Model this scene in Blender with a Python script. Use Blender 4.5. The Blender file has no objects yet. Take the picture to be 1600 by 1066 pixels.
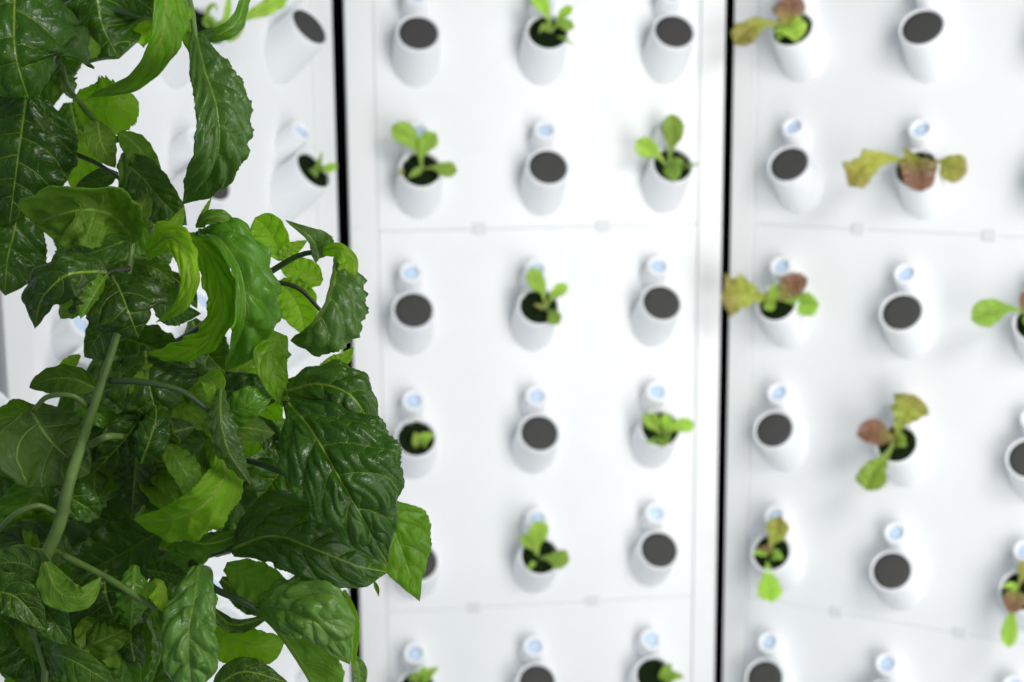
import bpy, math, random
import numpy as np

# ------------------------------------------------------------------ camera, light, exposure
sc = bpy.context.scene
ZC = 1.55                                    # lens height above the floor of the grow room
F_PX, PITCH, ROLL = 2445.0, 0.1851, 0.0079   # 55 mm lens on a 36 mm sensor, tipped down
W_PX, CX, CY = 1600.0, 800.0, 533.0
cp, sp = math.cos(PITCH), math.sin(PITCH)
cr, sr = math.cos(ROLL), math.sin(ROLL)
FWD = np.array([0, cp, -sp]); UP0 = np.array([0, sp, cp]); X0 = np.array([1.0, 0, 0])
RIGHT = cr * X0 - sr * UP0
UP = sr * X0 + cr * UP0
CAM = np.array([0, 0, ZC])

from mathutils import Matrix
cam_d = bpy.data.cameras.new('camera')
cam = bpy.data.objects.new('camera', cam_d)
sc.collection.objects.link(cam)
cam.matrix_world = Matrix(((RIGHT[0], UP[0], -FWD[0], 0), (RIGHT[1], UP[1], -FWD[1], 0),
                           (RIGHT[2], UP[2], -FWD[2], ZC), (0, 0, 0, 1)))
cam_d.sensor_width = 36.0
cam_d.lens = 36.0 * F_PX / W_PX
cam_d.clip_start = 0.05
cam_d.clip_end = 100
cam_d.dof.use_dof = True
cam_d.dof.focus_distance = 1.02
cam_d.dof.aperture_fstop = 7.2
cam_d.dof.aperture_blades = 0
sc.camera = cam

w = bpy.data.worlds.new('World'); sc.world = w; w.use_nodes = True
w.node_tree.nodes['Background'].inputs[0].default_value = (0.68, 0.85, 1.0, 1)
w.node_tree.nodes['Background'].inputs[1].default_value = 0.23

def area(name, loc, target, sx, sy, power, col):
    d = bpy.data.lights.new(name, 'AREA'); d.shape = 'RECTANGLE'; d.size = sx; d.size_y = sy
    d.energy = power; d.color = col
    o = bpy.data.objects.new(name, d); sc.collection.objects.link(o)
    o.location = loc
    from mathutils import Vector
    o.rotation_euler = (Vector(target) - Vector(loc)).to_track_quat('-Z', 'Y').to_euler()
    return o
area('grow_light_near', (0.66, 0.95, ZC - 0.50), (0.18, 2.15, ZC - 0.45), 0.30, 2.2, 6.2, (1.0, 0.985, 0.96))
area('grow_light_far', (1.15, 0.45, ZC - 0.40), (0.15, 2.1, ZC - 0.45), 0.60, 2.2, 8.5, (1.0, 0.985, 0.96))
area('fill_light_front', (0.95, -0.65, ZC - 0.35), (0.58, 2.05, ZC - 0.45), 0.9, 1.6, 2.8, (1.0, 0.99, 0.97)).data.spread = math.radians(60)  # added fill out of view, lifts the right and middle panels
area('sheen_light_high', (0.85, 0.10, ZC + 0.75), (0.1, 1.7, ZC - 0.35), 0.7, 0.45, 15, (1.0, 0.99, 0.97))  # added soft source out of view, for sheen on the foreground leaves

sc.view_settings.view_transform = 'Standard'
sc.view_settings.look = 'None'
sc.view_settings.exposure = 0.09
sc.view_settings.gamma = 1.0
sc.cycles.use_denoising = True
sc.cycles.max_bounces = 8
sc.cycles.diffuse_bounces = 4
sc.cycles.transmission_bounces = 6
sc.cycles.sample_clamp_indirect = 6

# ------------------------------------------------------------------ helpers
rng = np.random.default_rng(7)
COL = sc.collection

def at(px, py, depth):
    """the point seen at pixel (px, py) of the 1600-wide frame, depth metres along the lens axis"""
    a = (px - CX) / F_PX; b = -(py - CY) / F_PX
    return CAM + depth * (FWD + a * RIGHT + b * UP)

def tag(o, label=None, cat=None, group=None, kind=None):
    if label: o['label'] = label
    if cat: o['category'] = cat
    if group: o['group'] = group
    if kind: o['kind'] = kind
    return o

def empty(name, loc):
    o = bpy.data.objects.new(name, None); COL.objects.link(o)
    o.location = loc; o.empty_display_size = 0.02
    return o

def mesh_obj(name, V, Fc, mats, parent=None, smooth=True, midx=None, attrs=None):
    m = bpy.data.meshes.new(name)
    m.from_pydata([tuple(v) for v in V], [], [tuple(f) for f in Fc])
    if not isinstance(mats, (list, tuple)): mats = [mats]
    for mt in mats: m.materials.append(mt)
    n = len(m.polygons)
    if smooth: m.polygons.foreach_set('use_smooth', np.ones(n, bool))
    if midx is not None: m.polygons.foreach_set('material_index', np.asarray(midx, dtype=np.int32))
    for k, a in (attrs or {}).items():
        at_ = m.attributes.new(k, 'FLOAT', 'POINT'); at_.data.foreach_set('value', np.asarray(a, dtype=np.float32))
    m.update()
    o = bpy.data.objects.new(name, m); COL.objects.link(o)
    if parent is not None:
        o.parent = parent
        o.matrix_parent_inverse = Matrix.Translation(parent.location).inverted()
    return o

def frame_box(O, r, n, a0, a1, d0, d1, z0, z1, bev=0.0015):
    """chamfered box in panel coordinates: a along r, d along n, z up"""
    P = []
    b = bev
    for (z, i) in ((z0, b), (z0 + b, 0), (z1 - b, 0), (z1, b)):
        for (aa, dd) in ((a0 + b + 0, d0 + i), (a1 - b, d0 + i), (a1 - i, d0 + b), (a1 - i, d1 - b),
                         (a1 - b, d1 - i), (a0 + b, d1 - i), (a0 + i, d1 - b), (a0 + i, d0 + b)):
            P.append(O + r * aa + n * dd + np.array([0, 0, z]))
    Fc = []
    for k in range(3):
        for j in range(8):
            Fc.append((k * 8 + j, k * 8 + (j + 1) % 8, (k + 1) * 8 + (j + 1) % 8, (k + 1) * 8 + j))
    Fc.append(tuple(range(7, -1, -1))); Fc.append(tuple(range(24, 32)))
    return P, Fc

def catmull(P, n):
    P = np.asarray(P, float)
    d = np.r_[0, np.cumsum(np.linalg.norm(np.diff(P, axis=0), axis=1))]
    d /= d[-1]
    Q = np.vstack([2 * P[0] - P[1], P, 2 * P[-1] - P[-2]])
    t = np.linspace(0, 1, n)
    out = np.zeros((n, 3))
    # centripetal-ish: hermite with finite-difference tangents on the chord parameter
    m = np.zeros_like(P)
    for i in range(len(P)):
        if i == 0: m[i] = (P[1] - P[0]) / (d[1] - d[0])
        elif i == len(P) - 1: m[i] = (P[-1] - P[-2]) / (d[-1] - d[-2])
        else: m[i] = 0.5 * ((P[i + 1] - P[i]) / (d[i + 1] - d[i]) + (P[i] - P[i - 1]) / (d[i] - d[i - 1]))
    for k, tt in enumerate(t):
        i = min(max(np.searchsorted(d, tt) - 1, 0), len(P) - 2)
        h = d[i + 1] - d[i]; s = (tt - d[i]) / h
        out[k] = ((2*s**3-3*s**2+1) * P[i] + (s**3-2*s**2+s) * h * m[i] + (-2*s**3+3*s**2) * P[i+1] + (s**3-s**2) * h * m[i+1])
    return out

def tube(name, pts, radii, mat, parent, n=28, ns=10, bumpy=0.0):
    C = catmull(pts, n)
    R = np.interp(np.linspace(0, 1, n), np.linspace(0, 1, len(radii)), radii)
    V = []; Fc = []
    T = np.gradient(C, axis=0); T /= np.linalg.norm(T, axis=1)[:, None]
    ref = np.array([0.3, 0.9, 0.2]); s = np.cross(T[0], ref); s /= np.linalg.norm(s)
    ph = rng.uniform(0, 6)
    for i in range(n):
        s = s - T[i] * (s @ T[i]); s /= np.linalg.norm(s); b = np.cross(T[i], s)
        for j in range(ns):
            a = 2 * math.pi * j / ns
            rr = R[i] * (1 + bumpy * math.sin(3 * a + ph) + 0.5 * bumpy * math.sin(i * 1.3 + ph))
            V.append(C[i] + rr * (math.cos(a) * s + math.sin(a) * b))
    for i in range(n - 1):
        for j in range(ns):
            Fc.append((i * ns + j, i * ns + (j + 1) % ns, (i + 1) * ns + (j + 1) % ns, (i + 1) * ns + j))
    Fc.append(tuple(range(ns - 1, -1, -1))); Fc.append(tuple((n - 1) * ns + j for j in range(ns)))
    return mesh_obj(name, V, Fc, mat, parent)

# ------------------------------------------------------------------ materials
def new_mat(name):
    m = bpy.data.materials.new(name); m.use_nodes = True
    nt = m.node_tree; nt.nodes.clear()
    out = nt.nodes.new('ShaderNodeOutputMaterial')
    return m, nt, out
def nd(nt, t, **kw):
    n = nt.nodes.new(t)
    for k, v in kw.items(): setattr(n, k, v)
    return n
def setin(n, **kw):
    for k, v in kw.items(): n.inputs[k.replace('_', ' ')].default_value = v
def ramp(nt, fac, stops):
    r = nt.nodes.new('ShaderNodeValToRGB')
    while len(r.color_ramp.elements) < len(stops): r.color_ramp.elements.new(0.5)
    for e, (p, c) in zip(r.color_ramp.elements, stops):
        e.position = p; e.color = c if len(c) == 4 else (*c, 1)
    nt.links.new(fac, r.inputs[0])
    return r
def noise(nt, scale, detail=3.0, rough=0.55, coord='Object'):
    tc = nd(nt, 'ShaderNodeTexCoord'); n = nd(nt, 'ShaderNodeTexNoise')
    setin(n, Scale=scale, Detail=detail, Roughness=rough)
    nt.links.new(tc.outputs[coord], n.inputs['Vector'])
    return n
def mixc(nt, fac, a, b, mode='MIX'):
    m = nd(nt, 'ShaderNodeMix', data_type='RGBA', blend_type=mode)
    for s, i in ((fac, 0), (a, 6), (b, 7)):
        if isinstance(s, (int, float)): m.inputs[i].default_value = s
        elif isinstance(s, tuple): m.inputs[i].default_value = (*s, 1) if len(s) == 3 else s
        else: nt.links.new(s, m.inputs[i])
    return m.outputs[2]

def plastic(name, col, rough=0.38, specks=True):
    m, nt, out = new_mat(name)
    b = nd(nt, 'ShaderNodeBsdfPrincipled'); setin(b, Roughness=rough)
    n1 = noise(nt, 6.0, 4)
    c = ramp(nt, n1.outputs['Fac'], [(0.3, tuple(x * 0.965 for x in col)), (0.7, col)]).outputs[0]
    if specks:
        n2 = noise(nt, 95.0, 2)
        f = ramp(nt, n2.outputs['Fac'], [(0.745, (0, 0, 0)), (0.80, (0.35, 0.35, 0.35))]).outputs[0]
        c = mixc(nt, f, c, (0.55, 0.56, 0.48))
    nt.links.new(c, b.inputs['Base Color'])
    n3 = noise(nt, 40.0, 3)
    rr = ramp(nt, n3.outputs['Fac'], [(0.3, (rough - .05,) * 3), (0.7, (rough + .1,) * 3)])
    nt.links.new(rr.outputs[0], b.inputs['Roughness'])
    bp = nd(nt, 'ShaderNodeBump'); setin(bp, Strength=0.06, Distance=0.002)
    n4 = noise(nt, 14.0, 2); nt.links.new(n4.outputs['Fac'], bp.inputs['Height'])
    nt.links.new(bp.outputs[0], b.inputs['Normal'])
    nt.links.new(b.outputs[0], out.inputs[0])
    return m

def simple(name, col, rough, var=0.25, scale=60.0, bump=0.0, spec=0.5):
    m, nt, out = new_mat(name)
    b = nd(nt, 'ShaderNodeBsdfPrincipled'); setin(b, Roughness=rough); b.inputs['Specular IOR Level'].default_value = spec
    n1 = noise(nt, scale, 4)
    c = ramp(nt, n1.outputs['Fac'], [(0.3, tuple(x * (1 - var) for x in col)), (0.7, tuple(x * (1 + var) for x in col))])
    nt.links.new(c.outputs[0], b.inputs['Base Color'])
    if bump:
        bp = nd(nt, 'ShaderNodeBump'); setin(bp, Strength=bump, Distance=0.002)
        nt.links.new(n1.outputs['Fac'], bp.inputs['Height']); nt.links.new(bp.outputs[0], b.inputs['Normal'])
    nt.links.new(b.outputs[0], out.inputs[0])
    return m

def leaf_mat(name, base, vein, rough, trans, tfac, spec=0.5, bump=0.85, var=0.18, tint=None, tpos=(0.35, 0.75)):
    """one side of a leaf: waxy blade with paler veins laid out in leaf coordinates, light coming through it"""
    m, nt, out = new_mat(name)
    lk = nt.links.new
    def math_(op, a, b=None, c=None):
        n = nd(nt, 'ShaderNodeMath', operation=op)
        for k, v in enumerate((a, b, c)):
            if v is None: continue
            if isinstance(v, (int, float)): n.inputs[k].default_value = v
            else: lk(v, n.inputs[k])
        return n.outputs[0]
    def fall(v, w0, w1):                       # 1 on the line, 0 beyond w1
        r = nd(nt, 'ShaderNodeMapRange', interpolation_type='SMOOTHSTEP')
        setin(r, From_Min=w0, From_Max=w1, To_Min=1.0, To_Max=0.0); lk(v, r.inputs['Value'])
        return r.outputs[0]
    a1 = nd(nt, 'ShaderNodeAttribute', attribute_name='leafco'); x1 = nd(nt, 'ShaderNodeSeparateXYZ'); lk(a1.outputs['Vector'], x1.inputs[0])
    a2 = nd(nt, 'ShaderNodeAttribute', attribute_name='leafsc'); x2 = nd(nt, 'ShaderNodeSeparateXYZ'); lk(a2.outputs['Vector'], x2.inputs[0])
    s_, lat, s3 = x1.outputs; sp_, cell, along = x2.outputs
    def line_dist(v, scale): return math_('MULTIPLY', math_('ABSOLUTE', math_('SUBTRACT', v, math_('ROUND', v))), scale)
    w1 = math_('MULTIPLY_ADD', along, -0.75, 1.0)
    mid_ = fall(math_('DIVIDE', lat, w1), 0.0004, 0.0013)
    sec = fall(line_dist(s_, sp_), 0.00012, 0.00075)
    ter = fall(line_dist(s3, cell), 0.00005, 0.00055)
    tcn = nd(nt, 'ShaderNodeTexCoord')
    vo = nd(nt, 'ShaderNodeTexVoronoi', feature='DISTANCE_TO_EDGE'); setin(vo, Scale=270.0); lk(tcn.outputs['Object'], vo.inputs['Vector'])
    net = fall(vo.outputs['Distance'], 0.0, 0.10)
    vmask = math_('MAXIMUM', math_('MAXIMUM', mid_, math_('MULTIPLY', sec, 0.85)), math_('MAXIMUM', math_('MULTIPLY', ter, 0.30), math_('MULTIPLY', net, 0.10)))
    b = nd(nt, 'ShaderNodeBsdfPrincipled'); b.inputs['Specular IOR Level'].default_value = spec
    n1 = noise(nt, 38.0, 4)
    oi = nd(nt, 'ShaderNodeObjectInfo')
    lo = tuple(x * (1 - var) for x in base); hi = tuple(x * (1 + var) for x in base)
    c = ramp(nt, n1.outputs['Fac'], [(0.3, lo), (0.72, hi)]).outputs[0]
    hs = nd(nt, 'ShaderNodeHueSaturation')
    mr = nd(nt, 'ShaderNodeMapRange'); setin(mr, To_Min=0.62, To_Max=1.42)
    lk(oi.outputs['Random'], mr.inputs['Value']); lk(mr.outputs[0], hs.inputs['Value'])
    mh = nd(nt, 'ShaderNodeMapRange'); setin(mh, To_Min=0.488, To_Max=0.508)
    lk(math_('FRACT', math_('MULTIPLY', oi.outputs['Random'], 7.3)), mh.inputs['Value']); lk(mh.outputs[0], hs.inputs['Hue'])
    lk(c, hs.inputs['Color'])
    body = hs.outputs[0]
    if tint:                                   # bronze flush that grows towards the tip, in soft patches
        n5 = noise(nt, 30.0, 2)
        sb = math_('SUBTRACT', math_('MULTIPLY_ADD', n5.outputs['Fac'], 0.5, along), 0.25)
        fr = ramp(nt, sb, [(tpos[0], (0, 0, 0)), (tpos[1], (1, 1, 1))])
        body = mixc(nt, fr.outputs[0], body, tint)
    # a few dry specks
    nsp = noise(nt, 170.0, 1)
    body = mixc(nt, ramp(nt, nsp.outputs['Fac'], [(0.74, (0, 0, 0)), (0.79, (0.5, 0.5, 0.5))]).outputs[0], body, (0.14, 0.12, 0.03))
    lk(mixc(nt, vmask, body, vein), b.inputs['Base Color'])
    n2 = noise(nt, 70.0, 3)
    rr = ramp(nt, n2.outputs['Fac'], [(0.3, (rough * .75,) * 3), (0.7, (rough * 1.45,) * 3)])
    lk(rr.outputs[0], b.inputs['Roughness'])
    hgt = math_('SUBTRACT', 1.0, math_('MAXIMUM', math_('MULTIPLY', sec, 0.9), math_('MAXIMUM', math_('MULTIPLY', ter, 0.55), math_('MULTIPLY', net, 0.10))))
    n3 = noise(nt, 420.0, 2)
    hgt = math_('MULTIPLY_ADD', n3.outputs['Fac'], 0.03, hgt)
    bp = nd(nt, 'ShaderNodeBump'); setin(bp, Strength=bump, Distance=0.0008)
    lk(hgt, bp.inputs['Height']); lk(bp.outputs[0], b.inputs['Normal'])
    t = nd(nt, 'ShaderNodeBsdfTranslucent')
    lk(mixc(nt, vmask, trans, tuple(x * 0.6 for x in trans)), t.inputs['Color'])
    mx = nd(nt, 'ShaderNodeMixShader'); mx.inputs[0].default_value = tfac
    lk(b.outputs[0], mx.inputs[1]); lk(t.outputs[0], mx.inputs[2])
    lk(mx.outputs[0], out.inputs[0])
    return m

M_white = plastic('white_plastic', (0.84, 0.845, 0.85))
M_rail = plastic('white_rail', (0.83, 0.83, 0.825), 0.32)
M_cup = plastic('white_cup', (0.93, 0.94, 0.955), 0.40, specks=False)
M_clip = plastic('clip_plastic', (0.72, 0.73, 0.74), 0.4, specks=False)
M_blue = simple('inlet_light_tint', (0.58, 0.72, 0.90), 0.4, 0.1, 30)  # bluish light inside the white tubes, put into the base colour
M_foam = simple('grey_foam', (0.074, 0.073, 0.069), 0.95, 0.25, 900, 0.5, 0.1)
M_black = simple('black_gap', (0.0025, 0.0025, 0.0025), 0.9, 0.2, 20, 0, 0.05)
M_moss = simple('dark_moss', (0.010, 0.020, 0.006), 0.95, 0.7, 420, 1.0, 0.1)

TR = (0.56, 0.92, 0.06)
LM = {
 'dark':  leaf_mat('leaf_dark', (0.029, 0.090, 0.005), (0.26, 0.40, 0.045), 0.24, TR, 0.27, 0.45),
 'mid':   leaf_mat('leaf_mid', (0.072, 0.180, 0.009), (0.26, 0.42, 0.05), 0.30, TR, 0.34, 0.45),
 'pale':  leaf_mat('leaf_pale', (0.082, 0.180, 0.024), (0.22, 0.36, 0.06), 0.31, TR, 0.30, 0.55),
 'lime':  leaf_mat('leaf_lime', (0.215, 0.375, 0.012), (0.46, 0.58, 0.10), 0.42, TR, 0.58, 0.32),
 'fresh': leaf_mat('leaf_fresh', (0.125, 0.265, 0.010), (0.28, 0.42, 0.06), 0.36, TR, 0.44, 0.36),
 'lettuce': leaf_mat('lettuce_green', (0.35, 0.57, 0.060), (0.56, 0.70, 0.26), 0.40, (0.75, 0.95, 0.25), 0.35, bump=.3),
 'olive': leaf_mat('lettuce_olive', (0.42, 0.47, 0.070), (0.62, 0.61, 0.28), 0.40, (0.80, 0.85, 0.25), 0.35, bump=.3, tint=(0.33, 0.24, 0.07), tpos=(0.55, 1.15)),
 'red':   leaf_mat('lettuce_red', (0.36, 0.34, 0.09), (0.48, 0.38, 0.19), 0.40, (0.75, 0.45, 0.25), 0.25, bump=.3, tint=(0.23, 0.100, 0.068), tpos=(0.15, 0.6)),
}
UM = {
 'dark':  leaf_mat('under_dark', (0.045, 0.098, 0.014), (0.17, 0.27, 0.05), 0.5, TR, 0.22, 0.3),
 'mid':   leaf_mat('under_mid', (0.110, 0.220, 0.016), (0.29, 0.43, 0.06), 0.5, TR, 0.32, 0.3),
 'pale':  leaf_mat('under_pale', (0.085, 0.18, 0.05), (0.18, 0.32, 0.08), 0.5, TR, 0.28, 0.3),
 'lime':  leaf_mat('under_lime', (0.215, 0.350, 0.014), (0.46, 0.58, 0.11), 0.5, TR, 0.58, 0.3),
}
UM['fresh'] = leaf_mat('under_fresh', (0.110, 0.215, 0.014), (0.28, 0.42, 0.07), 0.5, TR, 0.36, 0.3)
for k in ('lettuce', 'olive', 'red'): UM[k] = LM[k]
M_stem = simple('stem_green', (0.125, 0.205, 0.040), 0.42, 0.3, 45, 0.15)
M_stemd = simple('stem_dark', (0.045, 0.085, 0.022), 0.42, 0.3, 45, 0.15)
M_stemp = simple('stem_purple', (0.030, 0.026, 0.014), 0.42, 0.35, 60, 0.15)
M_lstem = simple('lettuce_stem', (0.36, 0.47, 0.14), 0.45, 0.15, 60)

# ------------------------------------------------------------------ leaf blade
US = np.array([0, .2, .4, .6, .8, .93])
STD = np.array([0.18, 0.80, 1.0, 0.86, 0.52, 0.22])
SPOON = np.array([0.10, 0.14, 0.30, 0.80, 1.0, 0.72])

def width_curve(wd, u, shape):
    if np.isscalar(wd): y = shape * wd
    else:
        y = np.array(list(wd) + [wd[-1]] * (6 - len(wd)), float)
    y = np.r_[y, 0.0]; x = np.r_[US, 1.0]
    uu = np.linspace(0, 1, 201)
    yy = np.interp(uu, x, y)
    k = np.exp(-0.5 * (np.arange(-14, 15) / 6.0) ** 2); k /= k.sum()
    ys = np.convolve(np.r_[np.full(14, yy[0]), yy, -yy[-2:-16:-1]], k, 'valid')
    ys = np.maximum(ys, 0); ys[-1] = 0
    return np.interp(u, uu, ys)

def leaf(parent, mid, wL, wR, tone='mid', side='top', fold=(15, 15), curl=(0, 0), nvein=6, bull=1.0, ruffle=1.0,
         serr=0.022, D=1.05, res=(72, 18), shape=STD, twist=0.0, name='leaf', label=None, seed=None):
    """mid: (px, py, depth offset) from base to tip; wL / wR: half widths (px) left / right of travel;
    fold: angle of each half towards the lens; curl: further turn of the half towards its margin"""
    r_ = np.random.default_rng(abs(hash(tuple(map(tuple, mid)))) % (2**32) if seed is None else seed)
    nu, nh = res
    C = catmull([at(a, b, D + c) for a, b, c in mid], nu)
    u = np.linspace(0, 1, nu)
    T = np.gradient(C, axis=0); T /= np.linalg.norm(T, axis=1)[:, None]
    Vw = CAM - C; dist = Vw @ -FWD; Vw /= np.linalg.norm(Vw, axis=1)[:, None]
    S = np.cross(T, Vw)                      # screen right of travel
    ln = np.linalg.norm(S, axis=1)[:, None]; S /= np.maximum(ln, 1e-6)
    # steady the side vector along the blade
    for i in range(1, nu):
        if S[i] @ S[i - 1] < 0: S[i] = -S[i]
    N = np.cross(S, T)                       # towards the lens
    px = dist / F_PX                         # metres per pixel here
    L = np.linalg.norm(np.diff(C, axis=0), axis=1).sum()
    g = np.linspace(0, 1, nh) ** 1.25
    ph = r_.uniform(0, 6.28, 8)
    cols = []; veins = []
    tilt = r_.uniform(-20, 20)
    for sgn, wd, fo, cu in ((-1, wL, fold[0], curl[0]), (1, wR, fold[1], curl[1])):
        wv = width_curve(wd, u, shape) * px
        tt = u * 30 * max(L / 0.12, .6); saw = 1 - ((tt + ph[0] + 0.35 * np.sin(tt * .9 + ph[3])) % 1.0)
        wv = wv * (1 + serr * (saw - 0.5) * 2 * np.clip(wv / (0.012), 0, 1))
        wv = wv * (1 + (0.05 + 0.9 * max(0, serr - 0.08)) * np.sin(u * (9 if serr < 0.08 else 23) + ph[1] + sgn))
        th = np.radians(fo * 1.25 + sgn * tilt) + np.radians(cu) * g[None, :] + np.radians(7) * np.sin(u * 5 + ph[2])[:, None]
        cs, sn = np.cos(th), np.sin(th)
        ics = np.concatenate([np.zeros((nu, 1)), np.cumsum((cs[:, 1:] + cs[:, :-1]) / 2 * np.diff(g), axis=1)], axis=1)
        isn = np.concatenate([np.zeros((nu, 1)), np.cumsum((sn[:, 1:] + sn[:, :-1]) / 2 * np.diff(g), axis=1)], axis=1)
        vis = np.maximum(ics.max(axis=1), 0.35)[:, None]
        ww = wv[:, None] / vis
        lat = ww * ics; up = ww * isn
        gg = g[None, :]; uu = u[:, None]
        s = (uu - (0.10 * gg + 0.20 * gg ** 2) * (1 - 0.35 * uu)) * nvein + (0.25 if sgn > 0 else 0.0) + 0.10 * np.sin(uu * 14 + ph[3])
        fs = np.abs(s - np.round(s))
        sp_m = L / nvein                                 # vein spacing in metres
        nt_ = 3.6 * np.clip(ww / 0.03, 0.6, 1.7)
        s3 = gg * nt_ + 0.22 * np.sin(2 * math.pi * s + ph[4]) + 0.30 * np.sin(s * 2.3 + ph[5]) + 0.28 * np.sin(s * 4.7 + gg * 5 + ph[6]) + 0.16 * np.sin(s * 9.1 - gg * 8 + ph[1])
        f3 = np.abs(s3 - np.round(s3))
        fade = np.clip(lat / 0.004, 0, 1) * (1 - 0.55 * gg ** 3)
        hq = (np.sin(math.pi * np.clip(fs, 0, .5) ) ** 0.7) * (1 - 0.58 * np.clip(ww / 0.024, 0, 1) * (1 - np.sin(math.pi * np.clip(f3, 0, .5)) ** 0.8))
        amp = bull * 0.175 * min(sp_m, 0.022)
        h = hq * amp * fade * np.clip(ww / 0.02, 0.2, 1)
        h = h + 0.12 * amp * np.sin(uu * 17 + gg * 7 + ph[6]) * fade
        ruf = ruffle * 0.0022 * gg ** 2 * np.sin(uu * nvein * 6.28 + ph[7] + sgn) * np.clip(ww / 0.025, 0.1, 1.3)
        sd = 1 if side == 'top' else -1
        Pn = N[:, None, :] * cs[:, :, None] - sgn * S[:, None, :] * sn[:, :, None]
        P = C[:, None, :] + sgn * S[:, None, :] * lat[:, :, None] + N[:, None, :] * up[:, :, None] \
            + Pn * (sd * h + ruf)[:, :, None]
        cols.append(P); veins.append(np.stack([np.where(s > -0.3, s, -0.5 + 0 * s), np.abs(lat), s3, np.full_like(s, sp_m), ww / nt_ + 0 * s, uu + 0 * s], -1))
    P = np.concatenate([cols[0][:, :0:-1], cols[1]], axis=1)
    ve = np.concatenate([veins[0][:, :0:-1], veins[1]], axis=1)
    nv = P.shape[1]
    du = np.gradient(P, axis=0); dv = np.gradient(P, axis=1)
    nrm = np.cross(dv, du); l = np.linalg.norm(nrm, axis=2, keepdims=True)
    nrm = np.where(l > 1e-12, nrm / np.maximum(l, 1e-12), N[:, None, :])
    # facing the lens = N side
    flip = np.sign((nrm * N[:, None, :]).sum()) or 1
    nrm = nrm * flip
    thk = 0.00018
    front = P + nrm * thk; back = P - nrm * thk
    idx = np.arange(nu * nv).reshape(nu, nv)
    q = np.stack([idx[:-1, :-1], idx[:-1, 1:], idx[1:, 1:], idx[1:, :-1]], -1).reshape(-1, 4)
    off = nu * nv
    if flip > 0: qf = q[:, ::-1]; qb = q + off
    else: qf = q; qb = (q + off)[:, ::-1]
    # check orientation: normal of front quads must point to N side
    a, b_, c_ = front.reshape(-1, 3)[qf[len(qf)//2][:3]]
    if np.cross(b_ - a, c_ - a) @ nrm.reshape(-1, 3)[qf[len(qf)//2][0]] < 0: qf = qf[:, ::-1]; qb = qb[:, ::-1]
    rim = []
    ring = list(idx[:, 0]) + list(idx[-1, 1:]) + list(idx[-2::-1, -1]) + list(idx[0, -2:0:-1])
    for i in range(len(ring)):
        p, n2 = ring[i], ring[(i + 1) % len(ring)]
        rim.append((p, n2, n2 + off, p + off))
    Fc = np.vstack([qf, qb, np.array(rim)])
    tf, tb = (0, 1) if side == 'top' else (1, 0)
    midx = np.r_[np.full(len(qf), tf), np.full(len(qb), tb), np.full(len(rim), 1)]
    V = np.vstack([front.reshape(-1, 3), back.reshape(-1, 3)])
    m = bpy.data.meshes.new(name)
    m.vertices.add(len(V)); m.vertices.foreach_set('co', V.astype(np.float32).ravel())
    m.loops.add(len(Fc) * 4); m.loops.foreach_set('vertex_index', Fc.astype(np.int32).ravel())
    m.polygons.add(len(Fc)); m.polygons.foreach_set('loop_start', np.arange(0, len(Fc) * 4, 4, dtype=np.int32))
    m.materials.append(LM[tone]); m.materials.append(UM[tone])
    m.polygons.foreach_set('material_index', midx.astype(np.int32))
    m.polygons.foreach_set('use_smooth', np.ones(len(Fc), bool))
    vv = ve.reshape(-1, 6).astype(np.float32)
    for nm, sl in (('leafco', slice(0, 3)), ('leafsc', slice(3, 6))):
        a_ = m.attributes.new(nm, 'FLOAT_VECTOR', 'POINT')
        a_.data.foreach_set('vector', np.vstack([vv[:, sl], vv[:, sl]]).ravel())
    m.update(); m.validate()
    o = bpy.data.objects.new(name, m); COL.objects.link(o)
    o.parent = parent; o.matrix_parent_inverse = Matrix.Translation(parent.location).inverted()
    if label: o['label'] = label
    return o

def ptube(name, parent, pts, r, mat, D=1.05, n=24, ns=10, bumpy=0.03):
    """tube through (px, py, depth offset) points, radii in px"""
    P = [at(a, b, D + c) for a, b, c in pts]
    k = D / F_PX
    return tube(name, P, [x * k for x in (r if isinstance(r, (list, tuple)) else [r, r * .85])], mat, parent, n, ns, bumpy)

# ------------------------------------------------------------------ grow wall panels
S_COL, R_ROW, G_SEAM = 0.174, 0.1807, 0.0118
OFF = 0.050                                   # disc centre stands this far off the wall
TH = math.radians(35)
def rowz(r): return -(r * R_ROW + (G_SEAM if r >= 2 else 0) + (G_SEAM if r >= 5 else 0))
PAN = {  # yaw, disc-plane centre of column 1 / row 0, sideways shift of upper and lower module, inner and outer edge
 'M': dict(yaw=0.1337, o=(0.0376, 2.1415, 0.0214), up=0.0137, lo=-0.005, inner=(-0.217, 0.2375), outer=(-0.2565, 0.2725)),
 'R': dict(yaw=-0.5036, o=(0.5202, 2.0603, 0.0231), up=0.0124, lo=-0.0053, inner=(-0.2275, 0.236), outer=(-0.2625, 0.275)),
 'L': dict(yaw=1.0133, o=(-0.3464, 1.867, 0.0295), up=0.004, lo=0.0, inner=(-0.2558, 0.2435), outer=(-0.2915, 0.2850)),
 'N': dict(yaw=1.46, o=(-0.586 + 0.0497, 1.369 - 0.0055, 0.02), up=0.0, lo=0.0, inner=(-0.236, 0.230), outer=(-0.275, 0.268)),
}
for k, q in PAN.items():
    y = q['yaw']
    q['r'] = np.array([math.cos(y), math.sin(y), 0]); q['n'] = np.array([math.sin(y), -math.cos(y), 0])
    q['O'] = np.array(q['o']) + np.array([0, 0, ZC])      # on the disc plane
    q['W'] = q['O'] - q['n'] * OFF                         # on the wall plane

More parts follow.
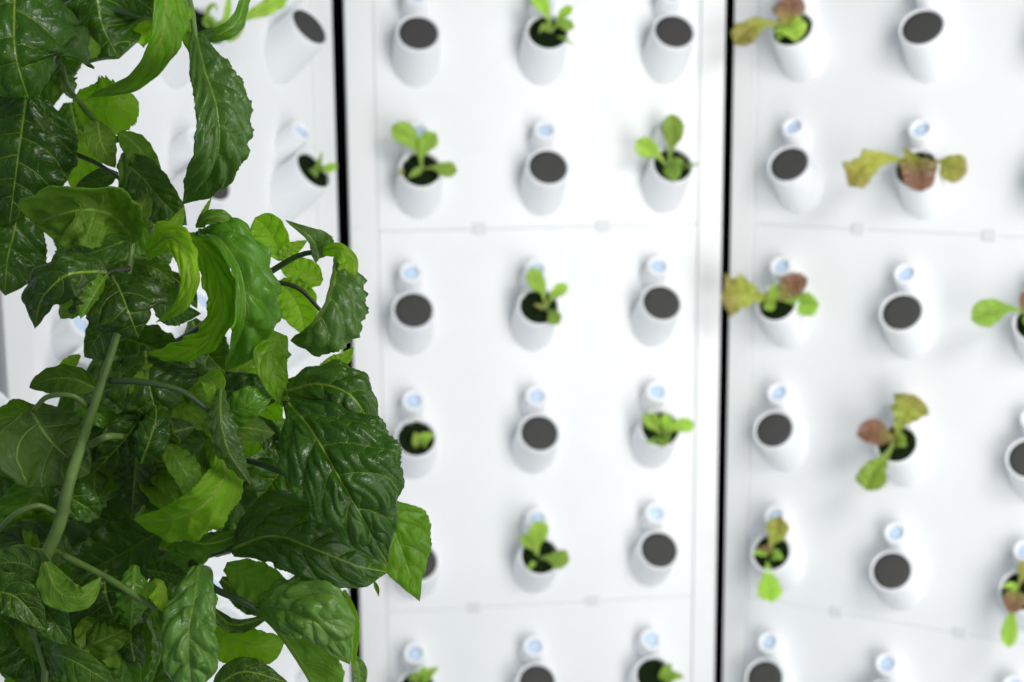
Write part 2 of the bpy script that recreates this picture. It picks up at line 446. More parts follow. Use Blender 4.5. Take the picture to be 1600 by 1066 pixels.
def disc_centre(pan, r, c, extra=0.0):
    q = PAN[pan]
    a = ((c - 1) * S_COL if pan != 'L' else S_COL - (2 - c) * 0.192) + (q['up'] if r < 2 else 0) + (q['lo'] if r >= 5 else 0)
    return q['O'] + q['r'] * a + np.array([0, 0, rowz(r)]) + q['n'] * extra

def tilted_port(name, C, q, r_out, r_in, flare, mat, parent, depth, ns=40):
    """white tube leaning up out of the wall, open at its rim, ending on the wall plane"""
    n = q['n']; A = math.cos(TH) * n + math.sin(TH) * np.array([0, 0, 1.0])
    s = q['r']; b = np.cross(A, s)
    V = []; Fc = []
    prof = [(-depth, r_in * 0.97), (-0.002, r_in), (-0.0006, r_in + 0.0007), (0.0, (r_in * 0.35 + r_out * 0.65)), (-0.0008, r_out - 0.0006), (-0.0026, r_out)]
    for t, rr in prof:
        for j in range(ns):
            a = 2 * math.pi * j / ns
            V.append(C + A * t + rr * (math.cos(a) * s + math.sin(a) * b))
    nk = 6
    for k in range(1, nk + 1):
        for j in range(ns):
            a = 2 * math.pi * j / ns
            p0 = C + r_out * (math.cos(a) * s + math.sin(a) * b)
            d0 = (p0 - q['W']) @ n
            tfull = (d0 + 0.0015) / math.cos(TH)
            f = k / nk
            rr = r_out + flare * f ** 1.4
            p = C + rr * (math.cos(a) * s + math.sin(a) * b) - A * (0.0026 + (tfull - 0.0026) * f)
            dist = (p - q['W']) @ n
            if k == nk: p = p - n * (dist + 0.0015)
            V.append(p)
    rows = len(prof) + nk
    for i in range(rows - 1):
        for j in range(ns):
            Fc.append((i * ns + j, i * ns + (j + 1) % ns, (i + 1) * ns + (j + 1) % ns, (i + 1) * ns + j))
    return mesh_obj(name, V, Fc, mat, parent)

def disc(name, C, q, rad, t0, t1, mat, parent, rough=0.0, rings=5, ns=36, dome=0.0, seed=1):
    """a plug: flat or lumpy top, short skirt"""
    r_ = np.random.default_rng(seed)
    n = q['n']; A = math.cos(TH) * n + math.sin(TH) * np.array([0, 0, 1.0]); s = q['r']; b = np.cross(A, s)
    V = [C + A * (t1 + dome)]; Fc = []
    for k in range(1, rings + 1):
        f = k / rings
        for j in range(ns):
            a = 2 * math.pi * j / ns
            jit = r_.normal(0, rough) if rough else 0
            rr = rad * f * (1 + (r_.normal(0, 0.05) if rough and k == rings else 0))
            edge = -0.0007 if k == rings else 0
            V.append(C + A * (t1 + dome * (1 - f * f) + jit + edge) + rr * (math.cos(a) * s + math.sin(a) * b))
    for j in range(ns):
        a = 2 * math.pi * j / ns
        V.append(C + A * t0 + rad * 0.98 * (math.cos(a) * s + math.sin(a) * b))
    for j in range(ns): Fc.append((0, 1 + j, 1 + (j + 1) % ns))
    for k in range(rings):
        o1 = 1 + k * ns; o2 = 1 + (k + 1) * ns
        for j in range(ns): Fc.append((o1 + j, o2 + j, o2 + (j + 1) % ns, o1 + (j + 1) % ns))
    Fc.append(tuple(1 + rings * ns + j for j in range(ns - 1, -1, -1)))
    return mesh_obj(name, V, Fc, mat, parent)

SEAMS = (-0.2484, -0.8045)
ZTOP, ZBOT = 0.36, -1.40
R_CUP, R_HOLE = 0.0300, 0.0262
R_TUBE, R_INLET = 0.0160, 0.0102
def build_panel(pan, label, cups):
    q = PAN[pan]; W = q['W'].copy(); W[2] = ZC
    r, n = q['r'], q['n']
    root = empty('grow_panel', tuple(W + np.array([0, 0, ZBOT])))
    tag(root, label, 'wall panel', 'white hydroponic grow panels')
    a0, a1 = q['inner']; b0, b1 = q['outer']
    zs = [ZTOP, SEAMS[0], SEAMS[1], ZBOT]
    for k in range(3):
        V, Fc = frame_box(W, r, n, a0 + 0.0003, a1 - 0.0003, -0.02, 0.0, zs[k + 1] + 0.0002, zs[k] - 0.0002, 0.0007)
        mesh_obj('plate', V, Fc, M_white, root, smooth=False)
    for (e0, e1) in ((b0, a0 - 0.0002), (a1 + 0.0002, b1)):
        V, Fc = frame_box(W, r, n, e0, e1, -0.03, 0.0022, ZBOT, ZTOP, 0.0012)
        mesh_obj('side_rail', V, Fc, M_rail, root, smooth=False)
    V, Fc = frame_box(W, r, n, b0 + 0.003, b1 - 0.003, -0.045, -0.0305, ZBOT, ZTOP, 0.002)
    mesh_obj('back_board', V, Fc, M_black, root, smooth=False)
    ac = (a0 + a1) / 2
    for k, sz in enumerate(SEAMS):
        for dx in (-0.088, 0.088):
            ax = (-0.003 if k else 0.0115) + dx
            V, Fc = frame_box(W, r, n, ax - 0.0095, ax + 0.0095, -0.004, 0.0020 if k == 0 else 0.0013, sz - 0.0075, sz + 0.0085, 0.0012)
            mesh_obj('clip', V, Fc, M_clip, root, smooth=False)
    for (rw, c) in cups:
        C = disc_centre(pan, rw, c)
        tilted_port('cup', C, q, R_CUP, R_HOLE, 0.0030, M_cup, root, 0.03)
        Ce = C + np.array([0, 0, 0.050]) - n * 0.0167 - r * 0.0011
        d = tilted_port('drip_tube', Ce, q, R_TUBE, R_INLET, 0.0022, M_cup, root, 0.012, ns=28)
        disc('inlet', Ce, q, R_INLET * 0.985, -0.012, -0.0055, M_blue, d, rings=2, ns=24)
    return root

ALL = [(r, c) for r in range(6) for c in range(3)]
panM = build_panel('M', 'middle white grow panel between the two black gaps, three columns of cups', ALL)
panR = build_panel('R', 'right white grow panel turned to the left, holding the red-tinged lettuce', ALL)
panL = build_panel('L', 'left white grow panel seen at a slant behind the large leafy plant', ALL)
panN = build_panel('N', 'near white grow panel at the left edge, only one cup rim in view', [(2, 2), (0, 0), (3, 0), (5, 0)])

# dark post standing in each gap between two panels
def post(p0, label, wd):
    V, Fc = frame_box(np.array([p0[0], p0[1], ZC]), np.array([1.0, 0, 0]), np.array([0, -1.0, 0]), -wd, wd, -0.02, 0.0, ZBOT, ZTOP, 0.001)
    o = mesh_obj('gap_post', V, Fc, M_black, None, smooth=False)
    tag(o, label, 'post', 'black posts behind the panel gaps')
post((-0.228, 2.190), 'wide black upright strip in the gap left of the middle panel', 0.04)
post((0.312, 2.262), 'thin black upright strip in the gap right of the middle panel', 0.03)
post((-0.60, 1.70), 'dark upright strip at the left picture edge beside the slanted panel', 0.03)

# ------------------------------------------------------------------ plugs and seedlings in the cups
ROWN = ['top row', 'second row', 'third row', 'fourth row', 'fifth row', 'bottom row']
COLN = ['left column', 'centre column', 'right column']
PNAME = {'M': 'middle panel', 'R': 'right panel', 'L': 'slanted left panel'}
SEED = {('M',0,1),('M',1,0),('M',1,2),('M',2,1),('M',3,0),('M',3,2),('M',4,1),('M',5,0),('M',5,2),
        ('R',0,0),('R',1,1),('R',2,0),('R',2,2),('R',3,1),('R',4,0),('R',4,2),('L',1,2),('L',0,1)}
PLUGS = [(p, r, c) for p in 'MR' for (r, c) in ALL if (p, r, c) not in SEED and (p, r, c) not in {('R',0,2),('R',1,2),('R',5,2)}]
PLUGS += [('L', 0, 2), ('L', 1, 1), ('L', 4, 2)]
for (p, r, c) in PLUGS:
    C = disc_centre(p, r, c)
    o = disc('foam_plug', C, PAN[p], R_HOLE * 0.985, -0.025, -0.0012, M_foam, None, rings=3)
    tag(o, 'dark grey foam plug in the %s, %s, %s' % (PNAME[p], ROWN[r], COLN[c]), 'foam plug', 'foam plugs closing empty cups')

def seedling(p, r, c, label, leaves, stems=(), moss=True, spread=0.0):
    """leaves: (points px, half width, tone, kind)"""
    C = disc_centre(p, r, c)
    root = empty('lettuce_seedling', tuple(C))
    tag(root, label, 'seedling', 'seedlings growing in the cups')
    disc('moss_plug', C, PAN[p], R_HOLE * 0.97, -0.025, -0.0045, M_moss, root, rough=0.0011, rings=6, dome=0.002, seed=r * 7 + c)
    D = float((C - CAM) @ FWD)
    for pts, hw, tone, kind in leaves:
        n = len(pts)
        mid = []
        for i, (x, y) in enumerate(pts):
            f = i / (n - 1)
            mid.append((x, y, 0.004 - 0.030 * f + (0.012 * max(0, f - .6))))
        sh = {'spoon': SPOON, 'lobe': np.array([.16, .42, .80, 1.0, .88, .55]), 'round': np.array([.30, .85, 1.0, 1.0, .86, .58]), 'oval': STD, 'flare': np.array([0.12, 0.16, 0.32, 0.75, 1.0, 0.95])}[kind]
        hw = hw * (1.18 if kind == 'flare' else 1.06)
        leaf(root, mid, hw, hw, tone, 'top', fold=(25, 25), curl=(-35, -20), nvein=5, bull=1.2, ruffle=3.2 if kind == 'flare' else 1.0,
             serr=0.11 if kind == 'flare' else 0.02, D=D, res=(40, 10), shape=sh)
        if kind not in ('oval', 'round'):
            k = max(2, int(round(n * .6)))
            mm = [(x, y, d + 0.0016) for x, y, d in mid]
            P3 = catmull([at(a, b, D + d) for a, b, d in mm], 20)[:12]
            tube('leaf_stalk', [P3[0], P3[4], P3[8], P3[11]], [0.0022, 0.0018, 0.0012, 0.0006], M_lstem, root, 10, 7)

seedling('M',0,1,'small green seedling at the top of the middle panel, centre column', [
  ([(862,52),(856,25),(846,5),(830,-12)],12,'lettuce','spoon'), ([(862,50),(872,32),(882,20),(895,10)],8,'lettuce','spoon'),
  ([(860,50),(875,38),(898,43)],9,'lettuce','spoon'), ([(862,50),(850,42),(842,52)],6,'lettuce','oval'), ([(868,58),(882,60),(898,73)],2.5,'lettuce','oval')])
seedling('M',1,0,'three-leaved green seedling in the middle panel, second row, left column', [
  ([(660,265),(655,240),(640,216),(612,197)],17,'lettuce','spoon'), ([(660,264),(658,248),(666,225),(682,208)],15,'lettuce','spoon'),
  ([(660,264),(680,262),(715,268)],12,'lettuce','spoon'), ([(660,264),(648,270),(638,278)],6,'lettuce','oval'), ([(632,266),(626,270),(620,276)],4,'olive','oval')])
seedling('M',1,2,'green seedling with one tall rounded leaf in the middle panel, second row, right column', [
  ([(1045,262),(1048,235),(1052,205),(1049,178)],17,'lettuce','spoon'), ([(1044,262),(1030,245),(1012,232),(993,220)],16,'lettuce','spoon'),
  ([(1046,256),(1052,268),(1056,285)],15,'lettuce','oval'), ([(1048,258),(1060,252),(1070,256)],6,'lettuce','oval'), ([(1066,262),(1080,258),(1094,255)],3,'lettuce','oval')])
seedling('M',2,1,'green seedling with three narrow leaves in the middle panel, third row', [
  ([(852,482),(848,455),(838,438),(827,420)],14,'lettuce','spoon'), ([(852,482),(862,466),(872,455),(887,445)],10,'lettuce','spoon'),
  ([(852,482),(862,490),(873,507)],12,'lettuce','spoon'), ([(852,482),(842,478),(834,476)],4,'olive','oval')])
seedling('M',3,0,'tiny two-leaved sprout in the middle panel, fourth row, left column', [
  ([(656,698),(652,688),(648,675)],9,'lettuce','oval'), ([(656,698),(662,686),(680,678)],10,'lettuce','oval')])
seedling('M',3,2,'low bushy green seedling in the middle panel, fourth row, right column', [
  ([(1036,685),(1025,668),(1008,645)],13,'lettuce','spoon'), ([(1036,685),(1040,668),(1043,646)],9,'lettuce','spoon'),
  ([(1036,685),(1055,668),(1085,662)],12,'lettuce','spoon'), ([(1034,680),(1036,690),(1036,700)],13,'lettuce','oval'), ([(1030,685),(1018,690),(1010,690)],5,'lettuce','oval')])
seedling('M',4,1,'green seedling with upright oval leaf in the middle panel, fifth row', [
  ([(840,872),(840,850),(842,832),(840,813)],16,'lettuce','spoon'), ([(840,870),(832,855),(814,836)],10,'lettuce','spoon'),
  ([(840,872),(860,872),(890,876)],15,'lettuce','spoon'), ([(838,875),(830,884),(822,892)],4,'lettuce','oval')])
seedling('M',5,0,'pale sprout cut by the bottom edge in the middle panel, left column', [
  ([(655,1068),(648,1060),(638,1062)],10,'lettuce','oval'), ([(655,1068),(660,1054),(664,1040)],9,'lettuce','oval'), ([(655,1068),(668,1054),(686,1042)],9,'lettuce','oval')])
seedling('M',5,2,'short green sprout cut by the bottom edge in the middle panel, right column', [
  ([(1035,1062),(1042,1048),(1050,1036)],9,'lettuce','oval'), ([(1035,1062),(1050,1056),(1070,1058)],9,'lettuce','oval'), ([(1036,1064),(1040,1056),(1046,1056)],9,'lettuce','oval')])
seedling('L',1,2,'thin sprout in the slanted left panel, right column beside the black gap', [
  ([(490,270),(498,256),(504,236)],4.5,'lettuce','oval'), ([(490,268),(505,264),(528,260)],7,'lettuce','spoon'), ([(488,262),(492,270),(494,278)],6,'lettuce','oval')])
seedling('L',0,1,'curly pale seedling in the top cup of the slanted left panel', [
  ([(328,40),(350,35),(356,12),(358,-20)],6,'lettuce','oval'), ([(330,42),(370,32),(410,15),(450,-6)],11,'lettuce','flare'),
  ([(345,50),(362,56),(382,42)],9,'lettuce','oval'), ([(326,44),(322,34),(330,30),(338,38)],6,'lettuce','oval'), ([(325,36),(325,15),(335,8),(340,20)],4,'lettuce','oval')])
seedling('R',0,0,'red and green lettuce seedling at the top of the right panel, left column', [
  ([(1232,42),(1215,38),(1185,38),(1165,52),(1148,70)],17,'olive','flare'), ([(1230,40),(1232,22),(1233,5),(1232,-8)],24,'red','lobe'),
  ([(1228,38),(1238,46),(1245,66)],22,'lettuce','oval'), ([(1228,40),(1220,52),(1216,64)],8,'lettuce','oval')])
seedling('R',1,1,'wide lettuce seedling with brown front leaf in the right panel, second row', [
  ([(1432,255),(1405,250),(1375,248),(1350,260),(1326,291)],20,'olive','flare'), ([(1435,256),(1462,256),(1485,262),(1511,270)],22,'olive','spoon'),
  ([(1430,250),(1435,270),(1438,300)],25,'red','round'), ([(1432,255),(1422,245),(1412,228)],9,'olive','oval')])
seedling('R',2,0,'lettuce seedling reaching over the thin black gap, third row of right panel', [
  ([(1212,470),(1185,465),(1155,460),(1126,464)],26,'olive','flare'), ([(1212,468),(1228,455),(1245,442),(1262,436)],18,'red','lobe'),
  ([(1212,468),(1238,470),(1260,476),(1280,476)],19,'lettuce','spoon'), ([(1208,470),(1208,455),(1212,440)],8,'lettuce','oval'), ([(1205,470),(1200,478),(1192,482)],10,'lettuce','oval')])
seedling('R',2,2,'lettuce seedling cut by the right picture edge, broad leaf pointing left', [
  ([(1608,490),(1575,482),(1545,488),(1517,500)],21,'lettuce','spoon'), ([(1605,490),(1602,470),(1598,455)],9,'red','round'), ([(1606,490),(1612,505),(1612,520)],12,'lettuce','oval'), ([(1606,488),(1630,480),(1660,478)],16,'olive','spoon')])
seedling('R',3,1,'red-leaved lettuce seedling with flared upper leaf in the right panel, fourth row', [
  ([(1400,688),(1405,665),(1416,645),(1432,618)],24,'olive','flare'), ([(1398,686),(1380,680),(1362,676),(1338,680)],20,'red','lobe'),
  ([(1398,690),(1385,712),(1368,735),(1353,766)],19,'lettuce','flare'), ([(1400,688),(1408,690),(1416,698)],12,'lettuce','oval')])
seedling('R',4,0,'lettuce seedling with one leaf up and one down in the right panel, fifth row', [
  ([(1203,868),(1205,850),(1214,830),(1217,806)],18,'olive','spoon'), ([(1202,868),(1200,890),(1202,915),(1206,941)],19,'lettuce','spoon'),
  ([(1202,866),(1190,862),(1175,866)],7,'lettuce','oval'), ([(1204,866),(1214,868),(1224,874)],9,'lettuce','oval'), ([(1202,866),(1196,858),(1188,856)],6,'red','round')])
seedling('R',4,2,'drooping lettuce seedling by the right picture edge, fifth row of right panel', [
  ([(1588,922),(1596,905),(1604,890),(1612,876)],14,'olive','spoon'), ([(1588,924),(1584,940),(1574,956)],16,'red','round'),
  ([(1588,926),(1582,955),(1577,985),(1576,1012)],13,'lettuce','spoon'), ([(1590,922),(1578,915),(1566,918)],6,'lettuce','oval')])

# ------------------------------------------------------------------ foreground plants
# each grows out of a cup of the near panel at the left, leaning into the light
def cup_mouth(r, c): return disc_centre('N', r, c)
def plant(label, r, c):
    C = cup_mouth(r, c)
    root = empty('leafy_plant', tuple(C))
    tag(root, label, 'plant', 'large leafy plants in the foreground')
    disc('moss_plug', C, PAN['N'], R_HOLE * 0.97, -0.025, -0.004, M_moss, root, rough=0.0011, rings=6, dome=0.002, seed=r)
    return root, C
def wtube(name, parent, first, pts, r, mat, n=40, D=1.05, ns=12):
    P = list(first) + [at(a, b, D + c) for a, b, c in pts]
    k = D / F_PX
    return tube(name, P, [x * k for x in r], mat, parent, n, ns, 0.04)

# --- upper plant
PA, CA = plant('upper leafy plant with dark puckered leaves hanging in the top left corner', 0, 0)
up_ = np.array([0, 0, 1.0])
wtube('stem', PA, [CA, CA + PAN['N']['n'] * .03 + up_ * .03], [(-120, 60, .08), (-30, 10, .06), (70, -30, .06), (180, -45, .05), (290, -50, .03)], [13, 12, 11, 9, 6], M_stem)
def P(parent, pts, r, mat=M_stem): return ptube('petiole', parent, pts, r, mat)
P(PA, [(40,-20,.06),(34,-40,.03),(28,-62,0)], 6); P(PA, [(20,60,.08),(36,120,.06),(42,152,.03)], 6)
P(PA, [(-20,200,.08),(10,260,.07),(30,292,.06)], 5); P(PA, [(150,-40,.05),(150,-50,.05),(150,-62,.05)], 4)
P(PA, [(170,15,.06),(215,24,.06),(262,30,.07)], 6, M_stemd); P(PA, [(290,-50,.03),(282,-52,.0),(272,-50,-.02)], 4)
P(PA, [(95,100,.08),(108,140,.06),(124,160,.05),(155,196,.04)], 5); P(PA, [(290,-50,.03),(296,0,.0),(306,62,-.01)], 5)
P(PA, [(115,240,.06),(150,255,.05),(195,285,.03)], 4, M_stemd)
leaf(PA, [(28,-60,0),(22,20,-.02),(25,90,-.03),(45,156,-.01)], [30,90,112,118,108,75], [50,100,110,110,100,70], 'dark', fold=(-12,-12), curl=(-35,-35), nvein=5, bull=1.5)
leaf(PA, [(42,150,.03),(36,190,.03),(28,250,.03),(15,350,.04)], [30,85,92,72,42,20], [30,80,80,70,40,15], 'dark', fold=(-8,-8), curl=(-25,-25), nvein=6, bull=1.1)
leaf(PA, [(30,285,.06),(25,350,.05),(12,405,.05),(8,462,.05)], [25,38,46,58,50,25], 60, 'dark', fold=(-5,-5), nvein=5)
leaf(PA, [(150,-60,.05),(152,0,.05),(160,40,.05),(186,92,.06)], [30,60,72,76,62,42], [30,45,50,55,54,40], 'dark', fold=(-20,-20), curl=(-30,-20), ruffle=2.5, bull=1.4)
leaf(PA, [(262,28,.07),(235,35,.08),(205,30,.08),(178,12,.09)], 34, 34, 'lime', 'under', bull=.8)
leaf(PA, [(265,-50,-.02),(258,10,-.04),(252,60,-.04),(212,122,-.02),(137,153,0)], [25,45,34,20,13,5], [15,20,16,12,9,5], 'fresh', fold=(-20,15), bull=.7, nvein=7, ruffle=.5)
leaf(PA, [(185,-40,0),(205,-10,-.01),(230,10,-.01),(258,28,0)], 26, 26, 'dark', fold=(-10,-10))
leaf(PA, [(118,150,.05),(145,165,.05),(180,166,.05),(217,160,.06)], [10,44,48,40,26,16], [8,25,45,48,30,15], 'lime', 'under', bull=.8, serr=.07)
leaf(PA, [(158,205,.07),(135,245,.07),(118,303,.08)], 28, 36, 'lime', 'under', bull=.7, serr=.05)
leaf(PA, [(152,190,.03),(160,228,.02),(180,262,.03)], 32, 22, 'mid', 'under', fold=(-10,20), bull=.5)
leaf(PA, [(188,206,.03),(215,230,.02),(237,262,.02),(250,294,.03)], 20, 24, 'mid', 'under', fold=(-10,15), bull=.5)
leaf(PA, [(186,250,.03),(220,275,.01),(250,310,.01),(292,352,.03)], [10,24,30,30,22,8], [10,40,52,50,32,10], 'dark', fold=(10,-10), curl=(0,-30), bull=1.8, nvein=7)
leaf(PA, [(192,240,0),(192,275,-.01),(186,308,0)], 8, 7, 'pale', fold=(45,45), bull=.6)
leaf(PA, [(306,55,-.01),(320,112,-.03),(337,165,-.04),(341,230,-.04),(322,280,-.02),(284,320,0)], [12,40,50,46,30,9], [10,20,34,40,28,8], 'pale', fold=(-5,20), curl=(-30,-10), bull=2.3, nvein=8, serr=.03, ruffle=.7)
leaf(PA, [(298,0,0),(298,45,0),(306,98,-.01)], 10, 18, 'lime', 'under', bull=.5)
leaf(PA, [(312,60,.05),(345,52,.04),(368,36,.04),(383,0,.05),(400,-35,.06)], [8,12,12,8,8,5], [8,12,14,9,8,5], 'mid', fold=(20,-20), bull=.8)
leaf(PA, [(185,272,.05),(155,280,.06),(118,292,.07)], 20, 16, 'dark', bull=.8)
leaf(PA, [(60,0,.1),(95,40,.1),(132,92,.1)], 45, 40, 'dark', bull=.8)
leaf(PA, [(70,-30,.12),(65,70,.12),(60,190,.12)], 70, 90, 'dark', bull=.8)
leaf(PA, [(-10,140,.1),(20,230,.1),(10,330,.1)], 70, 60, 'dark', bull=.8)
leaf(PA, [(200,-30,.09),(215,30,.09),(225,75,.09)], 25, 25, 'mid', bull=.8)

# --- middle plant with the thick stem
PB, CB = plant('tall leafy plant with a thick pale stem and big glossy leaves, centre of the foreground', 3, 0)
wtube('stem', PB, [CB, CB + PAN['N']['n'] * .035 + up_ * .02], [(-130,1000,.05),(0,948,.01),(62,882,0),(92,820,-.005),(106,760,-.01),(131,680,-.01),(158,600,-.02),(178,540,-.02),(189,500,-.02),(200,430,-.005),(206,390,0),(205,345,.0)],
      [8,8,8,9,10,11,11,10.5,9,6.5,5,4], M_stem, n=70)
wtube('branch', PB, [], [(175,560,.0),(225,560,.10),(300,520,.08),(350,480,.045),(395,445,.03),(430,420,.02),(470,398,.01),(505,392,.0)], [5,5,5,6,6,6,5,4], M_stemd)
wtube('branch', PB, [], [(120,710,.0),(200,700,.14),(300,700,.13),(380,718,.04),(415,728,.01),(450,742,.0)], [8,8,7,6,5,5], M_stemd)
wtube('branch', PB, [], [(95,810,.0),(180,850,.14),(280,870,.12),(345,862,.04),(366,857,.0)], [8,8,7,6,5], M_stemd)
P(PB, [(144,640,-.01),(112,618,-.02),(75,620,-.02),(52,642,-.01)], 4.5); P(PB, [(172,595,-.02),(230,598,-.03),(285,612,-.03),(330,645,-.03)], [5.5,4], M_stemd)
P(PB, [(86,800,-.01),(60,790,-.02),(30,800,-.02),(-10,838,0)], 4.5); P(PB, [(142,695,-.01),(165,683,-.02),(190,682,.0)], 6)
P(PB, [(428,440,.03),(465,450,.03),(502,486,.03)], [4,3], M_stemp); P(PB, [(352,585,.03),(400,590,.03),(442,628,.0),(452,630,-.03)], [5,4], M_stemd)
P(PB, [(398,640,.05),(430,625,.0),(452,612,-.02)], 4)
P(PB, [(560,760,.03),(590,775,.02),(602,792,0)], 4)
P(PB, [(200,420,-.01),(182,424,-.03),(168,428,-.05)], 5, M_stemp); P(PB, [(203,400,0),(215,402,0),(230,402,0)], 5)
leaf(PB, [(205,368,-.01),(170,335,-.04),(130,328,-.06),(95,335,-.06),(56,350,-.05)], [8,22,45,58,52,26], [8,22,28,34,38,28], 'mid', 'under', fold=(10,25), curl=(20,35), bull=2.0, nvein=6)
leaf(PB, [(203,378,0),(212,345,-.01),(224,318,-.01),(232,300,0)], 20, 18, 'fresh', 'under', fold=(-10,20), bull=.9, serr=.06)
leaf(PB, [(226,406,0),(250,375,-.01),(272,350,-.01),(288,322,0)], 12, 20, 'lime', 'under', fold=(10,-10), bull=.4)
leaf(PB, [(230,394,-.01),(266,372,-.04),(292,400,-.06),(298,440,-.06),(283,478,-.05),(244,504,-.03)], [8,26,17,11,9,4], [8,22,21,17,11,4], 'lime', 'top', fold=(-10,10), curl=(-45,0), bull=1.6, nvein=7, ruffle=1.5, serr=.04)
leaf(PB, [(275,372,.01),(315,385,-.01),(340,430,-.02),(348,480,-.02),(325,530,-.01),(282,550,0),(230,553,.02)], [10,20,20,17,16,8], [8,20,24,22,18,8], 'lime', 'top', fold=(-15,0), curl=(-35,-20), bull=2.2, nvein=8, serr=.05, ruffle=2.2)
leaf(PB, [(168,426,-.05),(140,425,-.08),(105,430,-.095),(70,460,-.09),(54,513,-.06)], [16,50,60,34,16,8], [10,26,34,34,22,8], 'dark', fold=(-10,-10), curl=(-30,-30), bull=1.2, nvein=6)
leaf(PB, [(168,428,-.05),(150,455,-.08),(126,498,-.085)], [6,10,12,10,8,4], [10,40,52,50,36,12], 'mid', fold=(-20,-10), bull=1.4, nvein=5)
leaf(PB, [(172,425,-.04),(188,455,-.075),(202,490,-.085),(216,528,-.06)], [10,42,56,56,44,24], [10,36,56,66,62,34], 'dark', fold=(-10,-10), curl=(-30,-30), bull=1.2, nvein=6)
leaf(PB, [(212,410,.02),(245,420,.02),(272,442,.03)], 18, 18, 'mid', bull=.8)
leaf(PB, [(238,468,.01),(275,485,0),(314,490,0)], 16, 26, 'pale', fold=(-10,-10), bull=1.3, nvein=8)
leaf(PB, [(266,430,.04),(290,450,.04),(308,482,.04)], 15, 15, 'dark', bull=.8)
leaf(PB, [(190,488,.05),(160,518,.05),(132,558,.06)], 40, 24, 'dark', bull=.9)
leaf(PB, [(180,525,.06),(230,540,.06),(300,575,.07)], 34, 36, 'dark', bull=.9)
leaf(PB, [(228,548,.03),(232,595,.01),(240,630,.01),(247,664,.02)], [36,80,88,72,34,10], [30,60,75,62,36,10], 'dark', fold=(-8,-8), curl=(-20,-20), bull=1.3, nvein=4)
leaf(PB, [(150,606,.02),(115,592,.01),(80,592,.01),(46,606,.02)], 30, 20, 'mid', 'under', fold=(10,30), bull=1.0)
leaf(PB, [(48,640,0),(72,680,0),(95,705,.01),(140,740,.02)], [20,50,60,50,35,18], [50,85,82,62,40,18], 'dark', 'under', bull=1.2, nvein=4, fold=(10,10))
leaf(PB, [(60,640,.03),(30,665,.02),(-5,722,.02)], 45, 40, 'mid', 'under', bull=1.2)
leaf(PB, [(225,640,.03),(200,680,.02),(150,735,.03)], 34, 36, 'dark', bull=1.5, nvein=5)
leaf(PB, [(206,738,.06),(170,748,.06),(112,772,.07)], 24, 24, 'mid', 'under', bull=.8)
leaf(PB, [(322,690,.05),(280,735,.05),(228,795,.06)], 50, 45, 'dark', 'under', bull=.9, nvein=5)
leaf(PB, [(345,712,-.01),(350,745,-.03),(318,790,-.04),(272,812,-.03),(208,812,0)], [10,34,48,40,26,10], [8,28,32,26,16,8], 'lime', 'under', fold=(-10,5), curl=(-15,0), bull=.9, nvein=6, serr=.05)
leaf(PB, [(248,828,0),(320,850,0),(362,840,0),(396,816,0)], 16, 18, 'mid', fold=(-30,20), bull=.8)
leaf(PB, [(345,605,-.03),(345,650,-.05),(355,700,-.05),(392,758,-.03)], [5,14,22,24,15,6], [5,15,19,18,11,6], 'pale', fold=(-15,-25), curl=(-20,-20), bull=1.0, nvein=8, ruffle=1.8)
leaf(PB, [(318,588,-.01),(336,605,-.03),(330,640,-.03)], 20, 24, 'lime', 'under', bull=.5)
leaf(PB, [(342,652,0),(375,640,-.02),(405,620,-.02),(428,598,0)], 28, 26, 'mid', fold=(-10,-10), bull=1.4)
leaf(PB, [(395,598,.06),(412,650,.06),(385,718,.06)], 30, 34, 'lime', 'under', bull=.8)
# right-hand branch
leaf(PB, [(316,362,0),(345,376,-.03),(373,420,-.04),(383,480,-.04),(370,540,-.02),(351,581,0)], [8,36,50,52,40,15], [8,13,13,14,12,5], 'mid', fold=(-5,35), curl=(-45,0), bull=1.6, nvein=6)
leaf(PB, [(378,408,.04),(370,470,.04),(386,548,.05)], 20, 24, 'lime', 'under', bull=.6)
leaf(PB, [(306,354,-.01),(328,340,-.02),(350,340,-.02),(371,363,-.01)], 12, 10, 'mid', fold=(-10,20), bull=.7)
leaf(PB, [(307,352,-.01),(318,335,-.01),(331,308,-.01)], 5, 4, 'lime', bull=.3, res=(30,8))
leaf(PB, [(310,358,-.01),(322,366,-.01),(340,376,-.01)], 7, 6, 'lime', bull=.3, res=(30,8))
leaf(PB, [(334,392,.03),(322,388,.03),(338,402,.03)], 8, 8, 'dark', bull=.3, res=(30,8))
leaf(PB, [(440,404,.03),(428,375,.03),(412,352,.03),(399,340,.03)], 30, 26, 'lime', 'top', bull=.7, nvein=4, serr=0, shape=np.array([.25,.8,1,1,.85,.55]))
leaf(PB, [(433,406,.03),(455,390,.03),(480,376,.03)], 12, 12, 'lime', 'under', bull=.5)
leaf(PB, [(499,404,0),(486,372,-.02),(446,344,-.02)], [8,10,9,7,4,2], [12,30,30,14,6,3], 'pale', fold=(25,-5), bull=.8, nvein=6)
leaf(PB, [(503,400,0),(511,386,0),(520,369,0)], 5, 5, 'lime', bull=.3, res=(30,8))
leaf(PB, [(503,392,-.01),(535,390,-.03),(551,405,-.03),(552,430,-.03),(533,462,-.01)], [4,8,8,7,5,3], [6,15,22,26,14,5], 'lime', 'under', fold=(-20,5), bull=.6)
leaf(PB, [(526,398,-.01),(523,440,-.04),(511,480,-.05),(488,512,-.05),(454,533,-.03)], [14,42,58,62,46,20], [4,6,7,7,6,4], 'pale', fold=(-5,40), curl=(-30,0), bull=1.7, nvein=8, serr=.05)
leaf(PB, [(438,438,.05),(465,475,.05),(480,528,.05)], 34, 34, 'lime', 'under', bull=.5, serr=0)
